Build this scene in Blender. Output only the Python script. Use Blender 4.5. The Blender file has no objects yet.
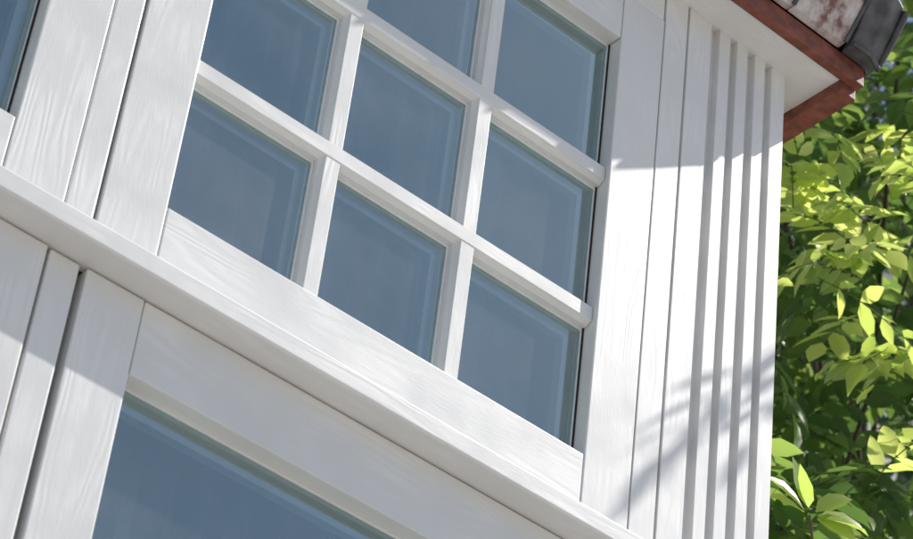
import bpy, bmesh, math, random
import numpy as np
from mathutils import Matrix, Vector
random.seed(3); rng=np.random.default_rng(5)
S=bpy.context.scene
COL=S.collection
def link(o,parent=None):
    COL.objects.link(o)
    if parent: o.parent=parent
    return o
def empty(n):
    e=bpy.data.objects.new(n,None); return link(e)

# ---------------------------------------------------------------- materials
def newmat(n):
    m=bpy.data.materials.new(n); m.use_nodes=True; nt=m.node_tree
    b=nt.nodes["Principled BSDF"]; return m,nt,b
def N(nt,t,**k):
    n=nt.nodes.new(t)
    for a,v in k.items():
        if a in n.inputs: n.inputs[a].default_value=v
        else: setattr(n,a,v)
    return n
def paint(name,axis,base=(.775,.765,.745),bump=.15):
    m,nt,b=newmat(name); L=nt.links.new
    tc=N(nt,'ShaderNodeTexCoord'); oi=N(nt,'ShaderNodeObjectInfo')
    off=N(nt,'ShaderNodeVectorMath',operation='SCALE'); off.inputs['Scale'].default_value=7.3
    cmb=N(nt,'ShaderNodeCombineXYZ')
    for i in range(3): L(oi.outputs['Random'],cmb.inputs[i])
    L(cmb.outputs[0],off.inputs[0])
    add=N(nt,'ShaderNodeVectorMath',operation='ADD'); L(tc.outputs['Object'],add.inputs[0]); L(off.outputs[0],add.inputs[1])
    mp=N(nt,'ShaderNodeMapping'); 
    mp.inputs['Scale'].default_value=(1,1,.13) if axis=='Z' else ((.13,1,1) if axis=='X' else (1,.13,1))
    L(add.outputs[0],mp.inputs['Vector'])
    nz=N(nt,'ShaderNodeTexNoise'); nz.inputs['Scale'].default_value=9; nz.inputs['Detail'].default_value=2.0
    L(mp.outputs[0],nz.inputs['Vector'])
    mul=N(nt,'ShaderNodeMath',operation='MULTIPLY'); mul.inputs[1].default_value=110; L(nz.outputs['Fac'],mul.inputs[0])
    sn=N(nt,'ShaderNodeMath',operation='SINE'); L(mul.outputs[0],sn.inputs[0])
    fine=N(nt,'ShaderNodeTexNoise'); fine.inputs['Scale'].default_value=340; fine.inputs['Detail'].default_value=3
    L(mp.outputs[0],fine.inputs['Vector'])
    f2=N(nt,'ShaderNodeTexNoise'); f2.inputs['Scale'].default_value=7; f2.inputs['Detail'].default_value=3
    L(add.outputs[0],f2.inputs['Vector'])
    msk=N(nt,'ShaderNodeMapRange'); msk.inputs['From Min'].default_value=.45; msk.inputs['From Max'].default_value=.66; L(f2.outputs['Fac'],msk.inputs[0])
    sm=N(nt,'ShaderNodeMath',operation='MULTIPLY'); L(sn.outputs[0],sm.inputs[0]); L(msk.outputs[0],sm.inputs[1])
    h1=N(nt,'ShaderNodeMath',operation='MULTIPLY_ADD'); h1.inputs[1].default_value=.5; L(sm.outputs[0],h1.inputs[0]); L(fine.outputs['Fac'],h1.inputs[2])
    bp=N(nt,'ShaderNodeBump'); bp.inputs['Strength'].default_value=bump; bp.inputs['Distance'].default_value=.0012
    L(h1.outputs[0],bp.inputs['Height']); L(bp.outputs[0],b.inputs['Normal'])
    mix=N(nt,'ShaderNodeMath',operation='MULTIPLY_ADD'); mix.inputs[1].default_value=.15; L(sm.outputs[0],mix.inputs[0]); L(f2.outputs['Fac'],mix.inputs[2])
    cr=N(nt,'ShaderNodeValToRGB'); cr.color_ramp.elements[0].position=.25; cr.color_ramp.elements[1].position=.75
    cr.color_ramp.elements[0].color=(base[0]*.89,base[1]*.89,base[2]*.89,1); cr.color_ramp.elements[1].color=(*base,1)
    L(mix.outputs[0],cr.inputs[0]); L(cr.outputs[0],b.inputs['Base Color'])
    rr=N(nt,'ShaderNodeMapRange'); rr.inputs['From Min'].default_value=.2; rr.inputs['From Max'].default_value=.8; rr.inputs['To Min'].default_value=.28; rr.inputs['To Max'].default_value=.52
    L(mix.outputs[0],rr.inputs[0]); L(rr.outputs[0],b.inputs['Roughness'])
    return m
PZ=paint("white_paint_vertical_grain",'Z'); PX=paint("white_paint_horizontal_grain",'X'); 
def plain(name,col,rough=.6,noise=.15,scale=30,bump=0,metal=0):
    m,nt,b=newmat(name); L=nt.links.new
    tc=N(nt,'ShaderNodeTexCoord'); nz=N(nt,'ShaderNodeTexNoise'); nz.inputs['Scale'].default_value=scale; nz.inputs['Detail'].default_value=6
    L(tc.outputs['Object'],nz.inputs['Vector'])
    cr=N(nt,'ShaderNodeValToRGB'); cr.color_ramp.elements[0].position=.3; cr.color_ramp.elements[1].position=.7
    cr.color_ramp.elements[0].color=tuple(c*(1-noise) for c in col)+(1,); cr.color_ramp.elements[1].color=tuple(min(1,c*(1+noise)) for c in col)+(1,)
    L(nz.outputs['Fac'],cr.inputs[0]); L(cr.outputs[0],b.inputs['Base Color'])
    b.inputs['Roughness'].default_value=rough; b.inputs['Metallic'].default_value=metal
    if bump:
        bp=N(nt,'ShaderNodeBump'); bp.inputs['Strength'].default_value=bump; bp.inputs['Distance'].default_value=.004
        L(nz.outputs['Fac'],bp.inputs['Height']); L(bp.outputs[0],b.inputs['Normal'])
    return m
DARK=plain("dark_gap",(.02,.018,.016),.9)
GSHADE=plain("gap_shade_black",(.012,.012,.012),.7)  # black colour imitating the shade in the jamb gap
SPAC=plain("window_spacer",(.82,.82,.82),.45,.05)
INNER=plain("inner_frame_paint",(.84,.85,.85),.5,.04)
RED=plain("red_brown_wood",(.20,.06,.038),.6,.45,35,.5)
LEAD=plain("lead_sheet",(.085,.085,.09),.45,.45,28,.5,.3)
ROOM=plain("room_wall",(.45,.45,.45),.9,.05)
CURT=plain("curtain_cloth",(.38,.46,.54),.9,.08)
TILE=plain("roof_tile",(.22,.09,.06),.8,.3,12,.5)
PLAST=plain("plaster",(.62,.58,.52),.9,.08,6,.2)
GROUND=plain("pale_paving",(.40,.375,.345),.9,.12,3,.2)
BARK=plain("bark",(.09,.07,.05),.9,.4,20,.8)
def flake():
    m,nt,b=newmat("flaking_painted_metal"); L=nt.links.new
    tc=N(nt,'ShaderNodeTexCoord'); nz=N(nt,'ShaderNodeTexNoise'); nz.inputs['Scale'].default_value=18; nz.inputs['Detail'].default_value=9; nz.inputs['Roughness'].default_value=.6
    mp=N(nt,'ShaderNodeMapping'); mp.inputs['Scale'].default_value=(1,1,.5); L(tc.outputs['Object'],mp.inputs[0]); L(mp.outputs[0],nz.inputs['Vector'])
    cr=N(nt,'ShaderNodeValToRGB'); e=cr.color_ramp.elements
    e[0].position=.42; e[0].color=(.17,.075,.06,1); e[1].position=.50; e[1].color=(.44,.37,.35,1)
    x=e.new(.60); x.color=(.60,.56,.55,1)
    L(nz.outputs['Fac'],cr.inputs[0]); L(cr.outputs[0],b.inputs['Base Color']); b.inputs['Roughness'].default_value=.55
    bp=N(nt,'ShaderNodeBump'); bp.inputs['Strength'].default_value=.5; bp.inputs['Distance'].default_value=.003
    L(nz.outputs['Fac'],bp.inputs['Height']); L(bp.outputs[0],b.inputs['Normal'])
    return m
FLAKE=flake()
def glass():
    m,nt,b=newmat("window_glass"); L=nt.links.new; nt.nodes.remove(b)
    out=nt.nodes['Material Output']
    tr=N(nt,'ShaderNodeBsdfTransparent'); tr.inputs['Color'].default_value=(.84,.95,.99,1)
    gl=N(nt,'ShaderNodeBsdfGlossy'); gl.inputs['Color'].default_value=(.78,1,1,1); gl.inputs['Roughness'].default_value=.02
    fr=N(nt,'ShaderNodeFresnel'); fr.inputs['IOR'].default_value=1.9
    mul=N(nt,'ShaderNodeMath',operation='MULTIPLY'); mul.inputs[1].default_value=2.75; mul.use_clamp=True
    mx=N(nt,'ShaderNodeMixShader'); L(fr.outputs[0],mul.inputs[0]); L(mul.outputs[0],mx.inputs[0]); L(tr.outputs[0],mx.inputs[1]); L(gl.outputs[0],mx.inputs[2])
    tc=N(nt,'ShaderNodeTexCoord'); nz=N(nt,'ShaderNodeTexNoise'); nz.inputs['Scale'].default_value=3; L(tc.outputs['Object'],nz.inputs['Vector'])
    d=N(nt,'ShaderNodeTexNoise'); d.inputs['Scale'].default_value=2.6; d.inputs['Detail'].default_value=8; d.inputs['Roughness'].default_value=.6; L(tc.outputs['Object'],d.inputs['Vector'])
    dm=N(nt,'ShaderNodeMapRange'); dm.inputs['From Min'].default_value=.35; dm.inputs['From Max'].default_value=.70; dm.inputs['To Min'].default_value=.0; dm.inputs['To Max'].default_value=.13; L(d.outputs['Fac'],dm.inputs[0])
    df=N(nt,'ShaderNodeBsdfDiffuse'); df.inputs[0].default_value=(.6,.62,.62,1)
    m2=N(nt,'ShaderNodeMixShader'); L(dm.outputs[0],m2.inputs[0]); L(mx.outputs[0],m2.inputs[1]); L(df.outputs[0],m2.inputs[2]); L(m2.outputs[0],out.inputs[0])
    bp=N(nt,'ShaderNodeBump'); bp.inputs['Strength'].default_value=.018; bp.inputs['Distance'].default_value=.01
    L(nz.outputs['Fac'],bp.inputs['Height']); L(bp.outputs[0],gl.inputs['Normal'])
    return m
GLASS=glass()
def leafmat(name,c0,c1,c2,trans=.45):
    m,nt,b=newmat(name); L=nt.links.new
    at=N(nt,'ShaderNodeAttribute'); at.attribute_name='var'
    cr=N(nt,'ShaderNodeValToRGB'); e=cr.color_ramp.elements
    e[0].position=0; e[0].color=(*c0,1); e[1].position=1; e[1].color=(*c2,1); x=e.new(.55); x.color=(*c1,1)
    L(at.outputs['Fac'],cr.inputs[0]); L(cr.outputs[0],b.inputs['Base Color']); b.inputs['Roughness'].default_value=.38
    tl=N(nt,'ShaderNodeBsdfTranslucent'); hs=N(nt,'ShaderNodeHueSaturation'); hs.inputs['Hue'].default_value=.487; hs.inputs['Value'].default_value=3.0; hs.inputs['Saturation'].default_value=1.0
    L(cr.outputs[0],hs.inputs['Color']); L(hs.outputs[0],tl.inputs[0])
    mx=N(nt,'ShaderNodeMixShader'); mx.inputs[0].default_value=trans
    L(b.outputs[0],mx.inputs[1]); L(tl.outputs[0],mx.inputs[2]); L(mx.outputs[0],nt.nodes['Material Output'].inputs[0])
    return m
LEAF=leafmat("wisteria_leaf",(.035,.08,.018),(.08,.15,.03),(.18,.26,.055),.42)
LEAFY=leafmat("young_leaf",(.19,.28,.05),(.32,.40,.09),(.42,.46,.15),.5)
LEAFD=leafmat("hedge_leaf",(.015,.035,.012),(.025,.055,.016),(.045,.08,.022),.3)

# ---------------------------------------------------------------- helpers
def mesh_obj(name,verts,faces,mat,parent=None,smooth=False):
    me=bpy.data.meshes.new(name); me.from_pydata([tuple(v) for v in verts],[],faces); me.update()
    o=bpy.data.objects.new(name,me); me.materials.append(mat); link(o,parent)
    if smooth:
        for p in me.polygons: p.use_smooth=True
    return o
def box(name,x0,x1,y0,y1,z0,z1,mat,parent=None,bev=.0018,seg=2):
    bm=bmesh.new(); bmesh.ops.create_cube(bm,size=1)
    for v in bm.verts:
        v.co=Vector(((x0+x1)/2+v.co.x*(x1-x0),(y0+y1)/2+v.co.y*(y1-y0),(z0+z1)/2+v.co.z*(z1-z0)))
    if bev: bmesh.ops.bevel(bm,geom=bm.edges[:],offset=bev,segments=seg,profile=.6,affect='EDGES')
    me=bpy.data.meshes.new(name); bm.to_mesh(me); bm.free(); me.materials.append(mat)
    return link(bpy.data.objects.new(name,me),parent)
def extr(name,prof,a0,a1,axis,mat,parent=None,bev=.0012):
    def P(p,a): return {'X':(a,p[0],p[1]),'Z':(p[0],p[1],a),'Y':(p[0],a,p[1])}[axis]
    n=len(prof); bm=bmesh.new()
    A=[bm.verts.new(P(p,a0)) for p in prof]; B=[bm.verts.new(P(p,a1)) for p in prof]
    bm.faces.new(A); bm.faces.new(B[::-1])
    for i in range(n): bm.faces.new((A[i],B[i],B[(i+1)%n],A[(i+1)%n]))
    bmesh.ops.recalc_face_normals(bm,faces=bm.faces[:])
    if bev: bmesh.ops.bevel(bm,geom=bm.edges[:],offset=bev,segments=2,profile=.6,affect='EDGES',clamp_overlap=True)
    me=bpy.data.meshes.new(name); bm.to_mesh(me); bm.free(); me.materials.append(mat)
    return link(bpy.data.objects.new(name,me),parent)
def tube(name,pts,r,mat,parent=None,res=3):
    cu=bpy.data.curves.new(name,'CURVE'); cu.dimensions='3D'; cu.bevel_depth=1; cu.bevel_resolution=res; cu.use_fill_caps=True
    sp=cu.splines.new('POLY'); sp.points.add(len(pts)-1)
    for i,p in enumerate(pts):
        sp.points[i].co=(*p,1); sp.points[i].radius=r[i] if isinstance(r,(list,tuple)) else r
    cu.materials.append(mat); return link(bpy.data.objects.new(name,cu),parent)

# ---------------------------------------------------------------- house
H=empty("timber_house")
GZ=-4.44
def muntin(name,c,a0,a1,axis,yf,parent):
    hf,hb=.0165,.0225; yb=.0375
    pr=[(-hb,yb),(-hb,yf+.012),(-hf,yf+.0045),(-hf+.002,yf),(hf-.002,yf),(hf,yf+.0045),(hb,yf+.012),(hb,yb)]
    if axis=='Z': return extr(name,[(c+u,y) for u,y in pr],a0,a1,'Z',PZ,parent,.0006)
    return extr(name,[(y,c+u) for u,y in pr],a0,a1,'X',PX,parent,.0006)
def sash(pre,xo0,xi0,xi1,xo1,zo0,zi0,zi1,zo1,xs,zs):
    G=.0008; th=.07
    box(pre+"stile_l",xo0,xi0-G,0,th,zo0,zo1,PZ,H,.0025)
    box(pre+"stile_r",xi1+G,xo1,0,th,zo0,zo1,PZ,H,.0025)
    box(pre+"rail_b",xi0+G,xi1-G,.0006,th,zo0,zi0,PX,H,.0025)
    box(pre+"rail_t",xi0+G,xi1-G,.0006,th,zi1,zo1,PX,H,.0025)
    for i,c in enumerate(xs): muntin(pre+"muntin_v%d"%i,c,zi0+.0005,zi1-.0005,'Z',.0125,H)
    for i,c in enumerate(zs): muntin(pre+"muntin_h%d"%i,c,xi0+.0005,xi1-.0005,'X',.0115,H)
    mesh_obj(pre+"glass",[(xi0,.038,zi0),(xi1,.038,zi0),(xi1,.038,zi1),(xi0,.038,zi1)],[(0,1,2,3)],GLASS,H)
    box(pre+"gap_shade_strip",xi1-.003,xi1-.0003,.031,.0372,zi0+.001,zi1-.001,GSHADE,H,0)  # thin black strip standing in for the dark shadow gap at the right jamb
    ex=[xi0]+[c for c in xs]+[xi1]; ez=[zi0]+[c for c in zs]+[zi1]
    for i in range(len(ex)-1):
        for j in range(len(ez)-1):
            a0=ex[i]+(.0225 if i else 0); a1=ex[i+1]-(.0225 if i<len(ex)-2 else 0)
            b0=ez[j]+(.0225 if j else 0); b1=ez[j+1]-(.0225 if j<len(ez)-2 else 0)
            w=.004; v=[];f=[]
            def q(x0,x1,z0,z1,y0=.0395,y1=.054):
                n=len(v); v.extend([(x,y,z) for x in (x0,x1) for y in (y0,y1) for z in (z0,z1)])
                f.extend([tuple(n+k for k in t) for t in ((0,1,3,2),(4,6,7,5),(0,4,5,1),(2,3,7,6),(0,2,6,4),(1,5,7,3))])
            s=.011
            q(a0,a0+s,b0,b1); q(a1-s,a1,b0,b1); q(a0+s,a1-s,b0,b0+s); q(a0+s,a1-s,b1-s,b1)
            mesh_obj(pre+"spacer_%d%d"%(i,j),v,f,SPAC,H)
            v=[];f=[]
            q(a0+.0005,a0+w,b0+.001,b1-.001,.0335,.0376); q(a1-w,a1-.0005,b0+.001,b1-.001,.0335,.0376); q(a0+w,a1-w,b0+.001,b0+w,.0335,.0376); q(a0+w,a1-w,b1-w,b1-.0005,.0335,.0376)
            mesh_obj(pre+"bead_%d%d"%(i,j),v,f,SPAC,H)
    for i,c in enumerate(xs): box(pre+"inner_v%d"%i,c-.044,c+.044,.055,.074,zi0,zi1,INNER,H,.002)
    for i,c in enumerate(zs): box(pre+"inner_h%d"%i,xi0,xi1,.0555,.073,c-.044,c+.044,INNER,H,.002)
    for nm,a in (("l",(xi0-.02,xi0+.022)),("r",(xi1-.026,xi1+.02))): box(pre+"inner_j"+nm,a[0],a[1],.0556,.076,zi0,zi1,INNER,H,.001)
    for nm,a in (("b",(zi0-.02,zi0+.022)),("t",(zi1-.026,zi1+.02))): box(pre+"inner_k"+nm,xi0,xi1,.0558,.075,a[0],a[1],INNER,H,.001)
zu=(-.425,-.300,.680,.800)
sash("upper_window_",-.3955,-.281,.607,.7165,*zu,[.011,.312],[.008,.338])
sash("upper_left_window_",-1.566,-1.453,-.565,-.4545,*zu,[-1.161,-.860],[.008,.338])
sash("upper_far_window_",-2.68,-2.565,-1.737,-1.625,*zu,[-2.29,-2.01],[.008,.338])
zl=(-1.75,-1.62,-.622,-.4865)
sash("lower_window_",-.390,-.284,.607,.7165,*zl,[],[])
sash("lower_left_window_",-1.566,-1.453,-.571,-.4615,*zl,[],[])
sash("lower_far_window_",-2.68,-2.565,-1.737,-1.625,*zl,[],[])
for k,(a,b) in enumerate(((-.4515,-.4005),(-1.622,-1.569),(-2.74,-2.684))):
    box("cover_strip_upper_%d"%k,a,b,.002,.05,-.425,.88,PZ,H,.003)
    box("cover_strip_lower_%d"%k,a-.004,b-.002,.002,.05,-1.75,-.487,PZ,H,.003)
box("head_board",-2.68,.7165,.003,.05,.803,.885,PX,H,.002)
box("gap_backing",-.47,-.38,.055,.08,-1.75,.88,DARK,H,0)
box("gap_backing_b",-1.64,-1.55,.055,.08,-1.75,.88,DARK,H,0)
extr("ledge",[(.02,-.427),(-.053,-.443),(-.057,-.447),(-.057,-.480),(-.054,-.483),(.02,-.4835)],-2.8,1.056,'X',PX,H,.0015)
pr=[(.7195,.0)]
def groove(a,b,d): 
    w=(b-a)*.12
    pr.extend([(a,0.0),(a+w,d),(b-w*.2,d),(b,0.0)])
groove(.778,.784,.012)
for a,b in ((.845,.869),(.899,.919),(.949,.971),(1.000,1.020)): groove(a,b,.017)
pr.extend([(1.058,0.0),(1.058,.06),(.7195,.06)])
extr("vertical_cladding",pr,-.4265,.886,'Z',PZ,H,.0012)
extr("vertical_cladding_lower",pr,-1.75,-.485,'Z',PZ,H,.0012)
box("side_wall",1.00,1.05,.0605,4,GZ,.884,PLAST,H,0)
box("far_side_wall",-2.80,-2.742,.0,4,GZ,.884,PLAST,H,0)
box("back_wall",-2.74,1.0,3.9,4,GZ,.884,ROOM,H,0)
box("floor_slab",-2.74,.999,.10,3.9,-.47,-.44,ROOM,H,0)
box("lower_wall",-2.80,1.058,-.001,.12,GZ,-1.752,PLAST,H,.004)
box("ceiling",-2.74,.999,.09,3.9,.80,.86,ROOM,H,0)
def curtain(name,x0,x1,z0,z1,y,amp,per,parent):
    n=int((x1-x0)/.006); v=[];f=[]
    for i in range(n+1):
        x=x0+(x1-x0)*i/n
        for k,z in enumerate((z0,(z0+z1)/2,z1)):
            v.append((x,y+amp*math.sin(x/per*6.283+1.3*math.sin(x*9))+amp*.4*math.sin(x/per*17+k),z))
    for i in range(n):
        for k in range(2): a=i*3+k; f.append((a,a+3,a+4,a+1))
    mesh_obj(name,v,f,CURT,parent,True)
curtain("curtain_upper",-2.7,.98,-.42,.79,.30,.03,.08,H)
curtain("curtain_lower",-2.7,.98,-1.9,-.50,.30,.03,.08,H)
# eaves
extr("soffit",[(.06,.886),(-.075,.886),(-.075,.90),(.06,.90)],-2.95,1.143,'X',PX,H,0)
box("soffit_side",1.0585,1.1425,.061,4.1,.8865,.899,PX,H,0)
box("fascia_front",-2.97,1.190,-.098,-.0755,.882,.932,RED,H,.002)
box("fascia_side",1.1435,1.190,-.075,4.1,.858,.932,RED,H,.002)
e0=1.112
xs=np.arange(e0-.155*27,e0-.01,.155)
for i,a in enumerate(xs):
    b=a+.151; j=random.uniform(-.003,.003)
    extr("apron_%d"%i,[(-.100,.934),(-.118,.934+j),(-.205+j,1.045),(-.200,1.055),(-.10,1.05)],float(a),float(b),'X',FLAKE,H,.0015)
    extr("apron_lap_%d"%i,[(-.118,.939),(-.124,.934+j),(-.212,1.046),(-.205,1.056)],float(b)-.005,float(b)+.004,'X',LEAD,H,.001)
bm=bmesh.new()
sec=[[(1.118,-.098,.930),(1.118,-.130,.930),(1.105,-.212,1.046),(1.105,-.208,1.062)],
     [(1.165,-.100,.928),(1.165,-.134,.928),(1.155,-.218,1.046),(1.155,-.210,1.064)],
     [(1.196,-.095,.926),(1.202,-.122,.926),(1.200,-.200,1.045),(1.192,-.195,1.066)],
     [(1.200,-.06,.926),(1.214,-.08,.928),(1.222,-.13,1.046),(1.21,-.13,1.066)],
     [(1.200,.15,.926),(1.214,.15,.928),(1.222,.15,1.046),(1.21,.15,1.066)],
     [(1.200,4.1,.926),(1.214,4.1,.928),(1.222,4.1,1.046),(1.21,4.1,1.066)]]
vv=[[bm.verts.new(p) for p in s] for s in sec]
for a,b in zip(vv[:-1],vv[1:]):
    for k in range(3): bm.faces.new((a[k],b[k],b[k+1],a[k+1]))
    bm.faces.new((a[3],b[3],b[0],a[0]))
bm.faces.new(vv[0][::-1]); bm.faces.new(vv[-1])
bmesh.ops.recalc_face_normals(bm,faces=bm.faces[:]); bmesh.ops.bevel(bm,geom=bm.edges[:],offset=.004,segments=3,profile=.5,affect='EDGES',clamp_overlap=True)
me=bpy.data.meshes.new("lead_corner_cap"); bm.to_mesh(me); bm.free(); me.materials.append(LEAD)
link(bpy.data.objects.new("lead_corner_cap",me),H)
tube("hip_roll",[(1.20,-.185,1.068),(1.12,-.10,1.13),(.6,.45,1.50)],.020,LEAD,H)
tube("lead_bead",[(1.205,-.118,.928),(1.208,-.16,.985),(1.206,-.20,1.04)],.008,LEAD,H)
tube("lead_lip",[(1.118,-.133,.934),(1.165,-.138,.930),(1.203,-.124,.928)],.006,LEAD,H)
mesh_obj("roof",[(-2.97,-.18,1.06),(1.21,-.18,1.06),(1.21,4.1,1.06),(-2.97,4.1,1.06),(-.9,1.9,2.5),(-.7,1.9,2.5)],
  [(0,1,5,4),(1,2,5),(2,3,4,5),(3,0,4),(3,2,1,0)],TILE,H)
# ---------------------------------------------------------------- ground
mesh_obj("ground",[(-150,-150,GZ),(150,-150,GZ),(150,150,GZ),(-150,150,GZ)],[(0,1,2,3)],GROUND)

# ---------------------------------------------------------------- foliage
LV=np.array([[0,0,0],[.25,-.17,.02],[.25,0,-.01],[.25,.17,.02],[.55,-.19,.015],[.55,0,-.03],[.55,.19,.015],[.82,-.09,-.03],[.82,0,-.06],[.82,.09,-.03],[1,0,-.10]])
LF=[(0,2,1),(0,3,2),(1,2,5,4),(2,3,6,5),(4,5,8,7),(5,6,9,8),(7,8,10),(8,9,10)]
def frames(d,up):
    d=d/np.linalg.norm(d,axis=1,keepdims=True); s=np.cross(up,d); s/=np.linalg.norm(s,axis=1,keepdims=True)+1e-9; n=np.cross(d,s); return d,s,n
def leaf_mesh(name,P,D,U,Lz,W,var,mat,parent=None):
    d,s,n=frames(D,U); M=len(P)
    curl=rng.uniform(.2,2.6,(M,1,1))
    V=P[:,None,:]+Lz[:,None,None]*(LV[None,:,0:1]*d[:,None,:]+W*LV[None,:,1:2]*s[:,None,:]+curl*LV[None,:,2:3]*n[:,None,:])
    nv=len(LV); me=bpy.data.meshes.new(name)
    loops=np.concatenate([np.array(f) for f in LF]); sizes=np.array([len(f) for f in LF])
    allL=(loops[None,:]+nv*np.arange(M)[:,None]).ravel(); st=np.concatenate([[0],np.cumsum(np.tile(sizes,M))[:-1]])
    me.vertices.add(M*nv); me.vertices.foreach_set('co',V.ravel())
    me.loops.add(len(allL)); me.loops.foreach_set('vertex_index',allL.astype(np.int32))
    me.polygons.add(M*len(LF)); me.polygons.foreach_set('loop_start',st.astype(np.int32))
    me.update(calc_edges=True)
    at=me.attributes.new('var','FLOAT','POINT'); at.data.foreach_set('value',np.repeat(var,nv).astype(np.float32))
    me.materials.append(mat); return link(bpy.data.objects.new(name,me),parent)
def pinnate(bases,dirs,length,npair,ll,droop=.5):
    P=[];D=[];U=[];Ls=[];var=[];rach=[]
    for b,d in zip(bases,dirs):
        d=d/np.linalg.norm(d); L=length*rng.uniform(.7,1.2); v0=rng.uniform()
        up=np.array([0,0,1.])+rng.normal(0,.25,3); side=np.cross(d,up); side/=np.linalg.norm(side); nn=np.cross(side,d)
        pts=[]
        for k in range(npair+1):
            t=(k+1)/(npair+1); p=b+d*L*t-np.array([0,0,1])*droop*L*t*t*.5; pts.append(p)
            dd=d-np.array([0,0,1])*droop*t
            l=ll*rng.uniform(.75,1.15)*(1 if k<npair else 1.15)
            if k==npair: ds=[dd]
            else: ds=[dd*.55+side*.85,dd*.55-side*.85]
            for q in ds:
                P.append(p);D.append(q+rng.normal(0,.16,3)-np.array([0,0,.15]));U.append(nn+rng.normal(0,.32,3));Ls.append(l*rng.uniform(.85,1.1));var.append(np.clip(v0*.6+.4*rng.uniform()+.0,0,1))
        rach.append([b]+pts)
    return np.array(P),np.array(D),np.array(U),np.array(Ls),np.array(var),rach
def rach_obj(name,rach,r,mat,parent):
    cu=bpy.data.curves.new(name,'CURVE'); cu.dimensions='3D'; cu.bevel_depth=r; cu.bevel_resolution=1
    for pl in rach:
        sp=cu.splines.new('POLY'); sp.points.add(len(pl)-1)
        for i,p in enumerate(pl): sp.points[i].co=(*p,1)
    cu.materials.append(mat); return link(bpy.data.objects.new(name,cu),parent)
T=empty("wisteria_tree")
cen=[]
for i in range(105):
    c=np.array([rng.uniform(1.75,5.0),rng.uniform(.55,3.2),rng.uniform(-.6,4.6)])
    if c[0]<1.5+.15*c[1]: continue
    cen.append((c,rng.uniform(.20,.40)))
B=[];Dd=[]
for c,r in cen:
    n=int(21*(r/.3)**2)
    u=rng.normal(size=(n,3)); u/=np.linalg.norm(u,axis=1,keepdims=True)
    rad=r*rng.uniform(.35,1,size=(n,1))
    B.append(c+u*rad*.9); Dd.append(u+np.array([-.25,-.35,-.15])+rng.normal(0,.35,(n,3)))
B=np.concatenate(B);Dd=np.concatenate(Dd)
P,D,U,Ls,var,rach=pinnate(B,Dd,.28,3,.125)
leaf_mesh("foliage",P,D,U,Ls,1.1,var,LEAF,T)
STEM=plain("green_stem",(.10,.13,.03),.6)
rach_obj("leaf_stalks",rach,.0014,STEM,T)
tr=[(4.3,3.2,GZ),(4.3,3.2,-3),(4.4,3.1,-1.5),(4.3,3.2,-.2),(4.4,3.1,.9),(4.6,3.0,2.0),(4.5,3.1,3.2)]
tube("trunk",tr,[.14,.11,.09,.08,.06,.05,.02],BARK,T)
for k,(c,r) in enumerate(cen[::3]):
    s=Vector(tr[min(6,max(2,int((c[2]+3)/1.2)))]); e=Vector(c); m=(s+e)/2+Vector((random.uniform(-.15,.15),random.uniform(-.15,.15),.12))
    tube("limb_%d"%k,[s,m,e],[.016,.008,.003],BARK,T,1)
Yb=[];Yd=[]
for c,n in ((np.array([1.98,.78,1.62]),7),(np.array([2.22,.8,1.55]),6),(np.array([2.32,.75,1.30]),6),(np.array([1.95,.75,1.35]),4),(np.array([2.3,.9,2.0]),5),(np.array([2.25,.8,.85]),3),(np.array([2.1,.8,1.95]),3)):
    for i in range(n):
        Yb.append(c+rng.normal(0,.08,3)); Yd.append(np.array([rng.uniform(-1,1),rng.uniform(-.6,.1),rng.uniform(-.5,.5)]))
P,D,U,Ls,var,rach=pinnate(np.array(Yb),np.array(Yd),.27,4,.105,.8)
leaf_mesh("young_foliage",P,D,U,Ls,1.0,var,LEAFY,T); rach_obj("young_stalks",rach,.0016,STEM,T)
bb=np.array([1.60,.42,.25]); P=[];D=[]
for a in ((-.9,-.1,.25),(-.6,-.2,.75),(.9,-.3,.2),(-.95,-.2,-.15),(.6,-.3,.6),(-.7,-.5,.4),(.8,-.3,-.2),(.95,-.2,.05)):
    P.append(bb+np.array(a)*.02); D.append(a)
P=np.array(P);D=np.array(D)
leaf_mesh("large_leaves",P,D,np.tile(np.array([-.3,-.8,.5]),(len(P),1))+rng.normal(0,.2,(len(P),3)),rng.uniform(.11,.145,len(P)),1.15,rng.uniform(.0,.6,len(P)),LEAFY,T)
tube("twig",[(1.60,.42,.25),(1.85,.6,.12),(2.3,1.0,.3),(4.3,3.2,-.2)],[.003,.004,.008,.02],BARK,T)
# forward shoot of the climber, right of the wall corner
shoot=[(4.6,3.0,2.0),(3.2,1.2,1.9),(2.5,.1,1.7),(2.28,-.35,1.62),(2.2,-.42,1.52),(2.15,-.44,1.38)]
tube("forward_shoot",shoot,[.014,.008,.003,.002,.0015,.0015],BARK,T)
sb=[];sd=[]
for p in ((2.25,-.38,1.60),(2.20,-.41,1.53),(2.16,-.43,1.42),(2.30,-.34,1.64)):
    sb.append(np.array(p)); sd.append(np.array([rng.uniform(-.3,.6),rng.uniform(-.5,.2),rng.uniform(-.9,.3)]))
P,D,U,Ls,var,rach=pinnate(np.array(sb),np.array(sd),.16,3,.07,.6)
leaf_mesh("shoot_leaves",P,D,U,Ls,1.0,var,LEAF,T); rach_obj("shoot_stalks",rach,.001,STEM,T)
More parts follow.
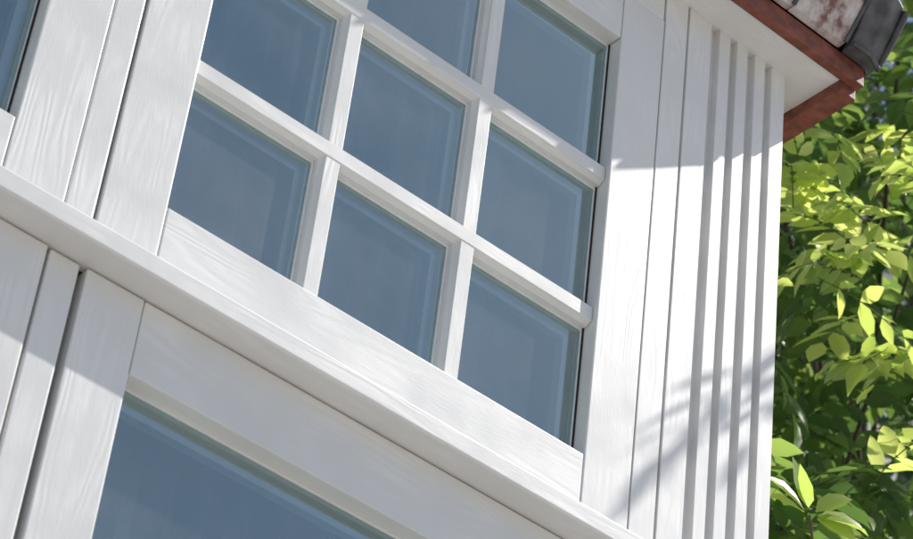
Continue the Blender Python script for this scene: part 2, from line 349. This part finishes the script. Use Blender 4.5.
# background hedge / trees
Hd=empty("hedge")
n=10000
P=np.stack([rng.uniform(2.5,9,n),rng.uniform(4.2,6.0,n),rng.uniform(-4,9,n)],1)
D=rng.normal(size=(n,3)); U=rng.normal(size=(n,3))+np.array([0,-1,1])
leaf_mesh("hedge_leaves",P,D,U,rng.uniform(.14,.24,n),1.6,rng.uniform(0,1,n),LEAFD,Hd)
for k in range(7):
    x=3+k; tube("hedge_stem_%d"%k,[(x,5.2,GZ),(x+.1,5.1,0),(x-.1,5.2,4),(x,5.1,8.5)],[.1,.08,.06,.02],BARK,Hd,1)
NB=empty("neighbouring_house")
box("plaster_wall",3.5,22,9,15,GZ,12,PLAST,NB,.02)
mesh_obj("roof",[(3.2,8.6,12),(22.3,8.6,12),(22.3,15.4,12),(3.2,15.4,12),(3.2,12,15),(22.3,12,15)],[(0,1,5,4),(2,3,4,5),(0,4,3),(1,2,5),(3,2,1,0)],TILE,NB)
for i in range(4):
    for j in range(3):
        x=5+i*4.3; z=-1.5+j*4.2
        box("window_frame",x,x+1.3,8.93,9.02,z,z+1.8,PZ,NB,.01)
        box("window_pane",x+.1,x+1.2,8.915,8.935,z+.1,z+1.7,LEAD,NB,0)

# ---------------------------------------------------------------- light
sv=Vector((3.0,-1.05,3.5)).normalized()
el=math.asin(sv.z); az=math.atan2(sv.x,sv.y)
sl=bpy.data.lights.new("sun",'SUN'); sl.energy=5.0; sl.angle=math.radians(.5); sl.color=(1,.965,.91)
so=bpy.data.objects.new("sun",sl); link(so); so.rotation_euler=sv.to_track_quat('Z','Y').to_euler()
w=bpy.data.worlds.new("World"); S.world=w; w.use_nodes=True; nt=w.node_tree
bg=nt.nodes['Background']; sk=nt.nodes.new('ShaderNodeTexSky'); sk.sky_type='NISHITA'; sk.sun_disc=False
sk.sun_elevation=el; sk.sun_rotation=az; bg.inputs['Strength'].default_value=.12
nt.links.new(sk.outputs[0],bg.inputs[0])
S.view_settings.view_transform='Standard'; S.view_settings.look='None'; S.view_settings.exposure=0
# ---------------------------------------------------------------- camera
R=np.array([[0.7510506626387315, -0.6521587974799448, 0.10301361569925693], [0.46585557026561886, 0.41287386389798336, -0.7826325831208694], [0.4678690947288751, 0.6357861868422919, 0.6139009975705537]])
Cc=(-1.80869905,-2.84679235,-2.83545284)
cam=bpy.data.cameras.new("camera"); co=bpy.data.objects.new("camera",cam); link(co)
M=Matrix(((R[0][0],-R[1][0],-R[2][0],Cc[0]),(R[0][1],-R[1][1],-R[2][1],Cc[1]),(R[0][2],-R[1][2],-R[2][2],Cc[2]),(0,0,0,1)))
co.matrix_world=M
cam.sensor_width=36; cam.lens=103.58; cam.clip_end=1000; cam.clip_start=.05
cam.dof.use_dof=True; cam.dof.focus_distance=4.9; cam.dof.aperture_fstop=9
S.camera=co
